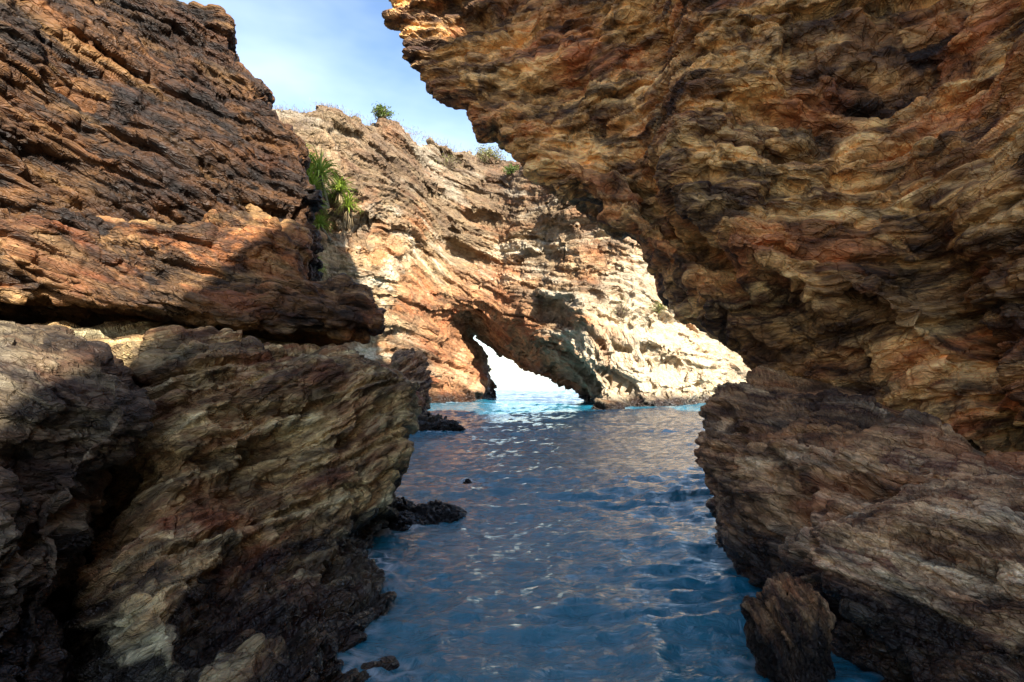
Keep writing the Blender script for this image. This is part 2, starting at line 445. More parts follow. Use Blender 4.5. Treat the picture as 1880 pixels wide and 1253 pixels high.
M['slate'] = rock_material('purple_brown_rock', [(0.070, 0.036, 0.022), (0.28, 0.165, 0.075), (0.44, 0.29, 0.15), (0.13, 0.066, 0.042), (0.56, 0.42, 0.24)],
    (0.34, 0.13, 0.035), (0.030, 0.016, 0.013), 0.55, 0.65, (0.68, 0.56, 0.38), 0.5, wet_top=0.3, wet_soft=0.4, gain=1.5)
M['splinter'] = rock_material('pale_splintered_rock', [(0.08, 0.042, 0.026), (0.34, 0.215, 0.115), (0.56, 0.41, 0.24), (0.20, 0.10, 0.055), (0.68, 0.53, 0.33)],
    (0.32, 0.14, 0.06), (0.040, 0.022, 0.018), 0.5, 0.55, (0.74, 0.64, 0.46), 0.6, gain=1.5)
M['cream'] = rock_material('pale_cream_rock', [(0.22, 0.13, 0.06), (0.42, 0.26, 0.11), (0.60, 0.43, 0.22), (0.40, 0.23, 0.09), (0.72, 0.56, 0.34)],
    (0.50, 0.19, 0.035), (0.12, 0.075, 0.045), 0.85, 0.5, (0.85, 0.75, 0.54), 0.85, (0.14, 0.095, 0.058), 0.85, wet_top=0.3, wet_soft=0.5, weather_z=(7.5, 12.5), arch_rust=True, gamma=1.1, bump=0.07, gain=0.95)
M['wet'] = rock_material('black_wet_rock', [(0.015, 0.013, 0.013), (0.03, 0.026, 0.024), (0.022, 0.018, 0.018)], (0.04, 0.025, 0.018), (0.01, 0.009, 0.01), 0.3, 0.4, wet_top=3.0)

# ------------------------------------------------------------------ sea
def build_sea():
    t = NT('sea_water')
    bs = t.bsdf
    bs.inputs['Base Color'].default_value = (0.012, 0.145, 0.22, 1)
    bs.inputs['Roughness'].default_value = 0.012
    bs.inputs['IOR'].default_value = 1.6
    geo = t.node('ShaderNodeNewGeometry')
    p = geo.outputs['Position']
    n1 = t.noise(t.scaled(p, (5.0, 8.0, 1)), 1.0, 6, 0.65, 0.7)
    n2 = t.noise(t.scaled(p, (0.5, 0.8, 1)), 1.0, 4, 0.55, 0.5)
    bp = t.node('ShaderNodeBump'); bp.inputs['Strength'].default_value = 0.7; bp.inputs['Distance'].default_value = 0.07
    t.link(t.math('ADD', n1, t.math('MULTIPLY', n2, 1.2)), bp.inputs['Height'])
    # lacy foam where the swell works against the rock
    fa = t.node('ShaderNodeAttribute', attribute_name='shore').outputs['Fac']
    lace = t.node('ShaderNodeTexVoronoi', feature='DISTANCE_TO_EDGE'); lace.inputs['Scale'].default_value = 1.0
    wp = t.node('ShaderNodeMix', data_type='VECTOR'); wp.inputs[0].default_value = 0.25
    nz = t.node('ShaderNodeTexNoise'); nz.inputs['Scale'].default_value = 2.0; t.link(p, nz.inputs['Vector'])
    t.link(t.scaled(p, (7, 7, 0)), wp.inputs[4]); t.link(nz.outputs['Color'], wp.inputs[5]); t.link(wp.outputs[1], lace.inputs['Vector'])
    thin = t.mask(lace.outputs['Distance'], 0.16, 0.02)
    fm = t.math('MULTIPLY', t.math('MULTIPLY', t.mask(fa, 0.55, 1.0, 0.8), thin), t.mask(n2, 0.42, 0.6))
    t.link(t.mix(fm, (0.012, 0.145, 0.22), (0.75, 0.78, 0.8)), bs.inputs['Base Color'])
    t.link(t.math('ADD', 0.012, t.math('MULTIPLY', fm, 0.6)), bs.inputs['Roughness'])
    t.link(bp.outputs['Normal'], bs.inputs['Normal'])
    ys = np.concatenate([np.linspace(-12, 2.4, 50, endpoint=False), 2.4 * (60 / 2.4) ** np.linspace(0, 1, 430), 60 * (14000 / 60) ** np.linspace(0, 1, 60)[1:]])
    us = np.linspace(-1, 1, 380)
    us = np.sign(us) * (0.55 * np.abs(us) + 0.45 * np.abs(us) ** 3)
    X = us[None, :] * (np.maximum(ys, 0)[:, None] * 1.5 + 9.0)
    Y = np.repeat(ys[:, None], len(us), 1)
    P = np.stack([X.ravel(), Y.ravel(), np.zeros(X.size)], 1)
    def waves(P):
        x, y = P[:, 0], P[:, 1]
        w = np.stack([x + 0.25 * vnoise(P * 0.6, 1), y + 0.25 * vnoise(P * 0.6 + 9, 2), 0 * x], 1)
        z = 0.050 * vnoise(w * np.array([0.5, 0.85, 1]) + 3, 0)
        def ridged(q, ch): return 1 - np.abs(vnoise(q, ch)) * 2
        gust = 0.65 + 0.5 * vnoise(P * 0.35, 3)
        z += 0.042 * ridged(w * np.array([1.5, 2.6, 1]) + 11, 1) * gust
        z += 0.026 * ridged(w * np.array([3.6, 6.0, 1]) + 21, 2) * gust
        z += 0.009 * ridged(w * np.array([8.0, 12.0, 1]) + 31, 3)
        z *= np.clip(1.0 - (y - 30) / 200, 0.0, 1)
        return z.astype(np.float32)
    P[:, 2] = par(waves, P)
    nv, nu = X.shape
    idx = np.arange(nv * nu).reshape(nv, nu)
    q = np.stack([idx[:-1, :-1], idx[:-1, 1:], idx[1:, 1:], idx[1:, :-1]], -1).reshape(-1, 4)
    o = mesh_object('sea', P, q, t.m, None, True)
    return tag(o, 'rippled blue green sea filling the rocky cove', 'sea', kind='structure')
SEA = build_sea()

# ------------------------------------------------------------------ right cliff: leans over the water, runs back past the camera
def lerp(a, b, t): return a + (b - a) * t
right = empty('overhanging_cliff', (4.0, 4.0, 0))
tag(right, 'huge banded brown and ochre cliff leaning over the water on the right', 'cliff')

def right_wall():
    # py, outline px, outline depth, arris px, arris depth, depth at the right frame edge
    rows = [(-1080, 415, 10.0, 440, 9.0, 6.5), (-900, 440, 9.8, 480, 9.2, 5.6), (-350, 590, 9.3, 630, 8.8, 5.0), (-120, 690, 9.0, 720, 8.5, 4.7), (0, 728, 8.8, 755, 8.3, 4.6),
            (100, 790, 8.7, 820, 8.1, 4.5), (200, 872, 8.7, 902, 7.9, 4.4), (265, 920, 8.9, 957, 7.7, 4.3), (340, 1010, 9.4, 1080, 7.3, 4.2),
            (430, 1122, 9.3, 1190, 6.9, 4.1), (520, 1206, 8.8, 1272, 6.6, 3.9), (600, 1262, 8.0, 1325, 6.4, 3.8), (665, 1372, 7.2, 1410, 6.3, 3.9),
            (740, 1420, 6.9, 1460, 6.2, 4.2), (900, 1430, 6.6, 1470, 6.1, 4.6), (1080, 1460, 6.2, 1500, 5.8, 4.6), (1300, 1500, 5.8, 1540, 5.4, 4.6)]
    out = []
    EZ = at(1880, rows[0][0], rows[0][5])[2]
    for py, so, yo, sa, ya, ye in rows:
        r = []
        z = at(0, py, yo)[2]
        zt = min(z, 13.0)
        hi = min(1, max(0, (z - 6.5) / 3.0)); r.append((lerp(12.0, 7.0, hi), lerp(20.0, 3.0, hi), z))  # high rows narrow to an unseen fin that limits the cast shadow
        p = at(so + 40, py, yo + 1.6); r.append((p[0] + 2.2, p[1] + 1.2, p[2]))
        r.append(at(so, py, yo)); r.append(at(sa, py, ya))
        w = min(1, max(0, (620 - py) / 160))
        for k, s in enumerate((0.12, 0.22, 0.32, 0.48, 0.66, 0.83, 1.0)):
            u = (lerp(sa, 1180, 0.5), 1180, 1250, 1400, 1560, 1720, 1880)[k]
            px = lerp(lerp(sa, 1880, s), max(u, sa + 30 + 60 * k), w)
            Y = lerp(ya, ye, ((px - sa) / (1880 - sa)) ** 0.9)
            # a rib near x=1230 stands forward in the upper half; hollows further right
            if k < 2: Y += 0.25 * w
            else: Y -= 0.7 * w * max(0, 1 - (k - 2) / 3)
            Y += 0.8 * math.exp(-((px - 1790) / 90) ** 2 - ((py - 560) / 130) ** 2)
            Y += 0.35 * math.exp(-((px - 1560) / 120) ** 2 - ((py - 620) / 60) ** 2)
            r.append(at(px, py, Y))
        e = r[-1]
        r.append((e[0] + 0.15, 2.2 if e[1] > 2.4 else e[1] - 0.6, e[2]))
        for y, crest in ((-1.5, 13.4), (-5.0, 13.0), (-7.2, 12.2), (-8.8, 10.8), (-16, 8.6)):   # unseen crest behind the camera, heights shaped to shade the left cliff
            zb = e[2] if e[2] < 4 else 4 + (e[2] - 4) * (crest - 4) / (EZ - 4)
            r.append((max(2.6, min(e[0], 3.4)) + 0.02 * abs(y), y, zb))
        out.append(r)
    # the unseen top bends back, shaped for its shadow on the headland
    out = np.array(out, float)
    top = out[0].copy(); top[:, 0] += 2; top[:, 1] += 0.6; top[:, 2] += 1.0
    out = np.concatenate([top[None], out], 0)
    return out
rock_patch('overhang', right_wall(), bed_frame(6, 10, -8), M['ochre'], right, seed=2.0, amp=0.68, world_step=0.5, hidden=(0, 1), px_step=3.35)

def nose():
    rows = [(655, 1440, 7.2, 850, 4.2), (684, 1385, 6.4, 872, 3.6), (712, 1350, 6.0, 892, 3.25), (745, 1302, 5.75, 912, 3.1), (800, 1288, 5.6, 940, 3.0), (860, 1284, 5.45, 970, 2.95), (930, 1306, 5.2, 1010, 2.9),
            (1000, 1342, 4.9, 1055, 2.85), (1060, 1376, 4.6, 1100, 2.8), (1120, 1404, 4.35, 1150, 2.75), (1200, 1425, 4.1, 1240, 2.7), (1330, 1450, 3.9, 1360, 2.65)]
    out = []
    for py, so, yo, pe, ye in rows:
        r = [at(so + 230, py, yo + 2.0), at(so + 25, py, yo + 0.7), at(so, py, yo)]
        for s in (0.1, 0.25, 0.45, 0.7, 1.0):
            r.append(at(lerp(so, 1860, s), lerp(py, pe, s), lerp(yo, ye, s ** 0.85) - 0.35 * math.sin(math.pi * min(1, s * 1.3)) * (1 if py > 660 else 0)))
        e = r[-1]; r.append((e[0] + 0.5, e[1] - 0.6, e[2])); r.append((e[0] + 1.6, e[1] - 0.6, e[2]))
        out.append(r)
    return out
rock_patch('buttress', nose(), bed_frame(24, 0, -12), M['slate'], right, seed=5.0, amp=0.62, S=0.8)

# blocks fallen against the foot of the right cliff
def slab():
    rows = [((1560, 960, 4.4), (2100, 800, 3.4)), ((1494, 968, 3.55), (2100, 850, 2.75)), ((1488, 1000, 3.3), (2100, 930, 2.35)), ((1510, 1060, 3.12), (2100, 1040, 2.1)), ((1560, 1140, 2.95), (2150, 1200, 1.9)),
            ((1625, 1240, 2.75), (2150, 1350, 1.75)), ((1700, 1380, 2.6), (2150, 1500, 1.7))]
    out = []
    for a, b in rows:
        r = [at(a[0] + 160, a[1], a[2] + 1.1), at(a[0] + 15, a[1], a[2] + 0.35)]
        for s in (0, 0.12, 0.3, 0.5, 0.75, 1.0):
            r.append(at(lerp(a[0], b[0], s), lerp(a[1], b[1], s) - 38 * math.sin(math.pi * min(1, s * 1.4)) , lerp(a[2], b[2], s ** 0.9)))
        out.append(r)
    return out
o = rock_patch('rock_slab', slab(), bed_frame(33, 0, -18), M['splinter'], None, seed=9.0, S=0.5, amp=0.6)
tag(o, 'big splintered grey brown slab in the lower right corner', 'rock')
p = at(1462, 1290, 3.15)
o = boulder('rock_block', p, (0.22, 0.24, 0.62), M['slate'], 0.35, (0.0, -0.12), 4.0, 130, bed_frame(70, 0, 0), None, 0.34, 0.8, 4.0)
tag(o, 'upright blocky rock standing in the water beside the splintered slab', 'rock')

# ------------------------------------------------------------------ left cliff
left = empty('layered_cliff', (-4.5, 5.0, 0))
tag(left, 'tall dark brown layered cliff with ledges and crevices filling the left side', 'cliff')

def left_rows(rows, tail, cols=(0.06, 0.2, 0.4, 0.65, 1.0), roll=(60, 1.6), bulge=0.0, pw=0.9, gap=0.0):
    out = []
    for py, so, yo, p0, y0 in rows:
        z0 = at(0, p0, y0)[2]
        e = at(0, p0, y0)
        b = at(so - roll[0], py, yo + roll[1])
        r = [(b[0] - 4.0, b[1] + 2.5, b[2]), b, at(so, py, yo)]
        for s in cols:
            r.append(at(lerp(so, 0, s), lerp(py, p0, s), lerp(yo, y0, s ** pw) - bulge * math.sin(math.pi * s) + gap * max(0, (s - 0.6) / 0.4)))
        for dx, dy in tail:
            r.append((e[0] + dx, e[1] + dy, z0))
        out.append(r)
    return out

up = left_rows([(-1150, -40, 10.4, -1150, 7.6), (-800, 30, 10.0, -800, 6.9), (-300, 130, 9.3, -300, 6.2), (-60, 235, 8.8, -60, 5.8), (20, 310, 8.6, 20, 5.7), (45, 388, 8.5, 60, 5.65), (95, 402, 8.4, 120, 5.55), (120, 412, 8.3, 150, 5.5),
                (165, 460, 8.1, 190, 5.4), (205, 498, 8.0, 230, 5.35), (290, 543, 7.8, 300, 5.3), (380, 578, 7.5, 370, 5.2), (470, 582, 7.4, 440, 5.2), (560, 572, 7.3, 520, 5.3), (650, 570, 7.5, 620, 5.7)],
               [(-0.6, -1.2), (-1.0, -3.5), (-2.5, -9)])
up = np.array(up, float)
top = up[0].copy(); top[:, 0] -= 5; top[:, 1] += 2; top[:, 2] += 0.8
rock_patch('upper_face', np.concatenate([top[None], up], 0), bed_frame(19, 0, -10), M['brown'], left, flip=True, seed=12.0, amp=0.75)

mid = left_rows([(386, 440, 8.2, 372, 6.0), (388, 472, 7.0, 378, 5.05), (400, 500, 6.75, 395, 4.85), (450, 548, 6.6, 440, 4.75), (515, 568, 6.5, 490, 4.7), (530, 640, 6.45, 510, 4.7), (552, 684, 6.25, 530, 4.7), (585, 702, 6.1, 535, 4.75), (614, 690, 6.1, 540, 4.85),
                 (630, 640, 6.3, 546, 5.1), (642, 600, 7.3, 556, 6.0)], [(-0.6, -1.0), (-1.2, -3.5), (-3, -9)], roll=(40, 0.9))
rock_patch('shelf', mid, bed_frame(13, 0, -8), M['tan'], left, flip=True, seed=15.0, amp=0.65, S=0.8)

low = left_rows([(630, 600, 7.8, 552, 6.6), (640, 650, 6.6, 566, 5.3), (660, 704, 5.95, 590, 4.5), (688, 744, 5.9, 640, 4.05), (722, 767, 5.9, 700, 3.85), (780, 770, 5.85, 780, 3.65), (870, 742, 5.8, 870, 3.45), (930, 716, 5.7, 930, 3.3),
                 (985, 694, 5.5, 985, 3.15), (1060, 722, 4.7, 1050, 2.95), (1150, 735, 3.9, 1140, 2.7), (1253, 765, 3.2, 1253, 2.45), (1450, 790, 2.6, 1450, 2.1)],
                [(-0.5, -0.8), (-1.2, -2.5), (-3, -7)], roll=(50, 1.3), bulge=0.3, pw=0.62, gap=0.9, cols=(0.06, 0.2, 0.4, 0.6, 0.78, 1.0))
rock_patch('lower_bulge', low, bed_frame(-30, 0, -10), M['olive'], left, flip=True, seed=21.0, amp=0.62, S=0.85)

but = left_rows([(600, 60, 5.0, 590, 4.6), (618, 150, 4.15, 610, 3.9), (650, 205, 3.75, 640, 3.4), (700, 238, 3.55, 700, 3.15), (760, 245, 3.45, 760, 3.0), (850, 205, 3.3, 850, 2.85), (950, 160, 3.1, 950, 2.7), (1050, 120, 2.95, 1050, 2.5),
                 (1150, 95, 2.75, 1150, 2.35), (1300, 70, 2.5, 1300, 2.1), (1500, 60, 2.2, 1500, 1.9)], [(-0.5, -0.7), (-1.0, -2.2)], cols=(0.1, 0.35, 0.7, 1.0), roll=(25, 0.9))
rock_patch('side_buttress', but, bed_frame(22, 0, 0), M['shaded'], left, flip=True, seed=27.0, amp=0.62, S=0.7)

# ------------------------------------------------------------------ headland with the arch (surface nets over a solid)
def surface_nets(D, org, vox):
    nx, ny, nz = D.shape
    s = D < 0
    cnt = sum(s[i:nx - 1 + i, j:ny - 1 + j, k:nz - 1 + k].astype(np.int8) for i in (0, 1) for j in (0, 1) for k in (0, 1))
    act = (cnt > 0) & (cnt < 8)
    ci = np.argwhere(act)
    vid = np.full(act.shape, -1, np.int32); vid[act] = np.arange(len(ci))
    acc = np.zeros((len(ci), 3)); num = np.zeros(len(ci))
    cor = [(i, j, k) for i in (0, 1) for j in (0, 1) for k in (0, 1)]
    val = {c: D[ci[:, 0] + c[0], ci[:, 1] + c[1], ci[:, 2] + c[2]] for c in cor}
    for a in cor:
        for ax in range(3):
            if a[ax] == 0:
                b = list(a); b[ax] = 1; b = tuple(b)
                va, vb = val[a], val[b]
                x = (va < 0) != (vb < 0)
                t = np.where(x, va / np.where(x, va - vb, 1), 0)
                p = np.tile(np.array(a, float), (len(ci), 1)); p[:, ax] += t
                acc += p * x[:, None]; num += x
    V = (ci + acc / num[:, None]) * vox + org
    Q = []
    for ax in range(3):
        b1, b2 = (ax + 1) % 3, (ax + 2) % 3
        sl0 = [slice(None)] * 3; sl1 = [slice(None)] * 3
        sl0[ax] = slice(0, -1); sl1[ax] = slice(1, None)
        a, b = s[tuple(sl0)], s[tuple(sl1)]
        e = np.argwhere(a != b)
        ok = (e[:, b1] > 0) & (e[:, b2] > 0) & (e[:, b1] < D.shape[b1] - 1) & (e[:, b2] < D.shape[b2] - 1)
        e = e[ok]
        inside = a[tuple(e.T)]
        o1 = np.zeros(3, int); o1[b1] = 1; o2 = np.zeros(3, int); o2[b2] = 1
        g = lambda o: vid[tuple((e - o).T)]
        q = np.stack([g(o1 + o2), g(o2), g(0 * o1), g(o1)], 1)
        q[~inside] = q[~inside][:, ::-1]
        Q.append(q)
    return V, np.concatenate(Q)

def subdivide(V, Q):
    n = len(V)
    E = np.stack([Q, np.roll(Q, -1, 1)], -1).reshape(-1, 2)
    E.sort(1)
    key = E[:, 0].astype(np.int64) * n + E[:, 1]
    uk, inv = np.unique(key, return_inverse=True)
    ev = n + inv.reshape(-1, 4)
    me = (V[uk // n] + V[uk % n]) / 2
    fc = V[Q].mean(1); fi = n + len(uk) + np.arange(len(Q))
    NV = np.concatenate([V, me, fc])
    out = [np.stack([Q[:, k], ev[:, k], fi, ev[:, k - 1]], 1) for k in range(4)]
    return NV, np.concatenate(out)

def vert_normals(V, Q):
    n = np.cross(V[Q[:, 2]] - V[Q[:, 0]], V[Q[:, 3]] - V[Q[:, 1]])
    out = np.zeros_like(V)
    for k in range(4):
        for a in range(3):
            out[:, a] += np.bincount(Q[:, k], n[:, a], len(V))
    return out / (np.linalg.norm(out, axis=1, keepdims=True) + 1e-9)

def interp(x, pts):
    return np.interp(x, [p[0] for p in pts], [p[1] for p in pts])

HF = bed_frame(19, 0, 10)
def front_y(x, z):
    y0 = interp(x, [(-26, 19), (-13, 21.5), (-9.5, 23.5), (-7.6, 27), (-5.6, 31.5), (-4, 33.5), (-1, 34), (1.5, 31.5), (3.6, 28.6), (6.5, 28.2), (9, 30), (11.5, 32), (20, 37), (30, 44)])
    zz = np.maximum(z, 0)
    return y0 + 0.20 * zz + 0.0125 * zz * zz + 1.6 * np.exp(-((x + 8.2) / 2.0) ** 2 - ((zz - 3) / 4.0) ** 2)
def top_z(x):
    return interp(x, [(-30, 15.5), (-13, 16.4), (-7.6, 17.2), (-3.5, 18.5), (-1.4, 18.5), (0.7, 16.9), (5, 13.0), (9, 10.2), (12.5, 7.6), (15, 5.2), (18, 3.0), (23, 0.2), (30, -2)])
def hole(x, y, z, yf):
    tl, tr = np.clip((y - 33.0) / 7.0, 0, 1.2), np.clip((y - 28.5) / 11.5, 0, 1.2)
    k0, k1, kr = 33 / F, 40 / F, 28.5 / F
    ml = np.interp(z, [0.0, 2.0, 4.0, 5.4, 6.4], [(p - 940) * k0 for p in (840, 812, 785, 780, 810)])
    mr = np.interp(z, [0.0, 2.0, 4.0, 5.2, 6.2], [(p - 940) * kr for p in (1112, 1082, 1050, 1000, 950)])
    ze = [0.0, 1.6, 3.1, 4.3, 5.45]
    el = np.interp(z, ze, [(p - 940) * k1 for p in (918, 898, 876, 853, 852)]); er = np.interp(z, ze, [(p - 940) * k1 for p in (1052, 976, 926, 896, 871)])
    l, r = lerp(ml, el, tl), lerp(mr, er, tr)
    zt = lerp(6.6, 5.9, np.clip(tr, 0, 1))
    return np.maximum(np.maximum(l - x, x - r), z - zt) * 0.8

def headland():
    vox = 0.18
    org = np.array([-23.0, 17.5, -0.9]); top = np.array([22.0, 50.0, 24.5])
    n = ((top - org) / vox).astype(int)
    xs, zs = org[0] + np.arange(n[0]) * vox, org[2] + np.arange(n[2]) * vox
    XX, ZZ = np.meshgrid(xs, zs, indexing='ij')
    FY = front_y(XX, ZZ); TZ = top_z(xs)[:, None]
    ys = org[1] + np.arange(n[1]) * vox
    y3 = ys[None, :, None].astype(np.float32); x3 = xs[:, None, None].astype(np.float32); z3 = zs[None, None, :].astype(np.float32)
    fy = FY[:, None, :].astype(np.float32)
    zc = TZ[:, None, :].astype(np.float32) - 0.9 + 0.10 * np.clip(y3 - fy, 0, 9)
    D = np.maximum((fy - y3) * 0.92, y3 - (fy + 6.6 + 0.12 * np.maximum(z3, 0)))
    def smax(a, b, k):
        h = np.clip(0.5 + 0.5 * (a - b) / k, 0, 1)
        return b + (a - b) * h + k * h * (1 - h)
    D = smax(D, (z3 - zc) * 0.9, 1.6)
    D = np.maximum(D, -hole(x3, y3, z3, fy)).astype(np.float32)
    band = np.abs(D) < 1.5
    I = np.argwhere(band)
    P = I * vox + org
    def rough(P):
        h = 0.9 * fbm(P * 0.16 + 5, 3, 1)
        b = P @ HF.T
        b[:, 2] += 0.8 * fbm(P * 0.12, 2, 2)
        l = vnoise(np.stack([b[:, 0] * 0.10, b[:, 1] * 0.10, b[:, 2] * 1.15], 1) + 40, 1)
        A, ea, va = cells(b / np.array([3.4, 2.6, 1.1]), 10.0, 2.2)
        h = 0.55 * h + 0.20 * np.tanh(l * 2.5) + 0.95 * A - 0.25 * np.exp(-(ea / 0.07) ** 2)
        pit = fbm(np.stack([b[:, 0] * 0.22, b[:, 1] * 0.22, b[:, 2] * 0.75], 1) + 77, 3, 3)
        return (h - 1.8 * np.clip(pit - 0.45, 0, 0.5)).astype(np.float32)
    hd = hole(P[:, 0], P[:, 1], P[:, 2], None)
    D[band] -= par(rough, P) * (0.8 - 0.55 * np.exp(-(np.maximum(-hd, hd) / 0.9) ** 2)).astype(np.float32)
    D = np.ascontiguousarray(D)
    V, Q = surface_nets(D, org, vox)
    # keep what the cove can see: drop the hidden rear beyond the tunnel's far side and the buried foot
    c = V[Q].mean(1); nz = np.cross(V[Q[:, 2]] - V[Q[:, 0]], V[Q[:, 3]] - V[Q[:, 1]])
    rear = (c[:, 1] - front_y(c[:, 0], c[:, 2]) > 3.0) & (nz[:, 1] > 0) & ((c[:, 2] > 8.5) | (c[:, 0] < -7) | (c[:, 0] > 9))
    rear |= c[:, 2] < -0.6
    Q = Q[~rear]
    used = np.zeros(len(V), bool); used[Q.ravel()] = True
    V, Q = V[used], (np.cumsum(used) - 1)[Q]
    V, Q = subdivide(V, Q)
    for fn, k in ((relief_big, 0.45), (relief_mid, 0.55), (relief_fine, 0.8)):
        N = vert_normals(V, Q)
        r = par(fn, V, HF, 2.6, 31.0, 0.8, 0.6)
        V = V + N * r[0][:, None] * k
    b, v = r[1], r[2]
    root = empty('arched_headland', (0, 34, 0))
    tag(root, 'sunlit cream and orange headland pierced by a sea arch across the cove', 'headland')
    mesh_object('arch_rock', V, Q, M['cream'], root, False, {'bedp': ('FLOAT_VECTOR', b), 'cellv': ('FLOAT_VECTOR', v)})
    return V
HV = headland()

HPIX = project(HV)
def on_headland(px, py, r=7):
    """the nearest point of the headland seen about that pixel"""
    m = np.hypot(HPIX[:, 0] - px, HPIX[:, 1] - py) < r
    P = HV[m]
    return P[np.argsort(P[:, 1])[max(0, len(P) // 12)]] if len(P) else at(px, py, 34)

# ------------------------------------------------------------------ rocks at the water's edge
o = boulder('grey_boulder', at(748, 712, 19.5) + np.array([0, 0, -0.1]), (0.80, 1.3, 1.45), M['slate'], 0.3, (0.0, 0.28), 2.6, 110, bed_frame(-35), None, 0.9, 0.8, 3.0, taper=0.35)
tag(o, 'steep grey boulder leaning at the far end of the left cliff', 'rock')
o = boulder('shore_rock', at(778, 783, 17.6), (0.80, 0.7, 0.42), M['tan'], 0.1, (0, 0.1), 3.0, 90, bed_frame(8), None, 0.8, 0.8, 7.0)
tag(o, 'low flat layered rock at the water edge under the grey boulder', 'rock')
o = boulder('shore_rock', at(826, 790, 17.2), (0.42, 0.5, 0.22), M['tan'], 0.5, (0, 0), 2.6, 60, bed_frame(14), None, 0.6, 0.8, 9.0)
tag(o, 'small tan rock awash at the tip of the low flat rock', 'rock')
o = boulder('shore_rock', at(1118, 752, 27.3), (0.75, 0.6, 0.45), M['cream'], 0.2, (0, 0.1), 2.6, 60, bed_frame(14), None, 1.0, 0.8, 11.0)
tag(o, 'pale rock at the foot of the right leg of the arch', 'rock')
o = boulder('wet_rock', at(770, 962, 6.75), (0.60, 0.50, 0.22), M['wet'], -0.15, (0.05, 0.12), 2.8, 110, bed_frame(10), None, 0.5, 0.6, 13.0, taper=0.3)
tag(o, 'black wet rock rising from the water beside the left cliff', 'rock')
o = boulder('wet_rock', at(857, 887, 8.9), (0.10, 0.12, 0.09), M['wet'], 0.4, (0, 0.1), 2.4, 40, bed_frame(10), None, 0.25, 0.8, 15.0, taper=0.4)
tag(o, 'tiny dark rock tip poking out of the rippled water', 'rock')

# ------------------------------------------------------------------ plants
def leaf_material(name, c1, c2, trans=0.25, rough=0.5):
    t = NT(name)
    oi = t.node('ShaderNodeAttribute', attribute_name='leafv')
    n = t.noise(t.node('ShaderNodeTexCoord').outputs['Object'], 3.0, 3)
    f = t.math('ADD', t.math('MULTIPLY', oi.outputs['Fac'], 0.8), t.math('MULTIPLY', n, 0.3))
    t.link(t.ramp(f, [(0.1, c1), (0.9, c2)]), t.bsdf.inputs['Base Color'])
    t.bsdf.inputs['Roughness'].default_value = rough
    tr = t.node('ShaderNodeBsdfTranslucent'); t.link(t.ramp(f, [(0.1, c1), (0.9, c2)]), tr.inputs['Color'])
    mx = t.node('ShaderNodeMixShader'); mx.inputs[0].default_value = trans
    t.link(t.bsdf.outputs[0], mx.inputs[1]); t.link(tr.outputs[0], mx.inputs[2])
    t.link(mx.outputs[0], t.n['Material Output'].inputs['Surface'])
    return t.m
M['strap'] = leaf_material('pandanus_green', (0.09, 0.15, 0.018), (0.34, 0.42, 0.06), 0.35, 0.4)
M['deadstrap'] = leaf_material('dry_leaf_straw', (0.12, 0.08, 0.035), (0.34, 0.25, 0.13), 0.15, 0.7)
M['shrub'] = leaf_material('shrub_green', (0.04, 0.07, 0.012), (0.14, 0.19, 0.03), 0.3)
M['olive_leaf'] = leaf_material('olive_leaf', (0.08, 0.085, 0.025), (0.26, 0.25, 0.06), 0.25)
M['twig'] = leaf_material('dry_twig', (0.10, 0.07, 0.045), (0.27, 0.20, 0.13), 0.0, 0.8)
t = NT('bark'); n = t.noise(t.node('ShaderNodeTexCoord').outputs['Object'], 9.0, 5)
t.link(t.ramp(n, [(0.3, (0.06, 0.045, 0.03)), (0.7, (0.20, 0.16, 0.11))]), t.bsdf.inputs['Base Color']); t.bsdf.inputs['Roughness'].default_value = 0.9
M['bark'] = t.m
rng = np.random.default_rng(11)

def unit(v): return v / (np.linalg.norm(v) + 1e-9)
def ribbons(specs, width, droop, seg=7, fold=0.35):
    """strap leaves: (base, direction, length); each a tapering ribbon folded along its middle that bends down"""
    V, Fc, A = [], [], []
    for base, d, L in specs:
        d = unit(d); side = unit(np.cross(d, [0, 0, 1.0]) + 1e-4); p = np.array(base, float); val = rng.random()
        k0 = len(V); dr = droop * (0.6 + 0.8 * rng.random())
        for i in range(seg + 1):
            t = i / seg
            wd = width * (0.55 + 0.9 * t) * (1 - t) ** 0.75 if t > 0.25 else width * (0.5 + 1.0 * t)
            up = np.cross(side, d)
            V += [p - side * wd + up * wd * fold, p.copy(), p + side * wd + up * wd * fold]; A += [val] * 3
            d = unit(d + np.array([0, 0, -dr / seg * (0.4 + 1.8 * t)])); p = p + d * L / seg
        for i in range(seg):
            a = k0 + 3 * i
            Fc += [[a, a + 1, a + 4, a + 3], [a + 1, a + 2, a + 5, a + 4]]
    return np.array(V), np.array(Fc), np.array(A)

def tube(path, radii, n=7):
    V, Fc = [], []
    path = [np.array(p, float) for p in path]
    for i, p in enumerate(path):
        d = unit(path[min(i + 1, len(path) - 1)] - path[max(i - 1, 0)])
        a = unit(np.cross(d, [0.3, 1, 0.1])); b = np.cross(d, a)
        for k in range(n):
            th = 2 * math.pi * k / n
            V.append(p + (a * math.cos(th) + b * math.sin(th)) * radii[i])
    for i in range(len(path) - 1):
        for k in range(n):
            Fc.append([i * n + k, i * n + (k + 1) % n, (i + 1) * n + (k + 1) % n, (i + 1) * n + k])
    return V, Fc
def merge(parts):
    V, Fc = [], []
    for v, f in parts:
        k = len(V); V += list(v); Fc += [[i + k for i in q] for q in f]
    return np.array(V), np.array(Fc)

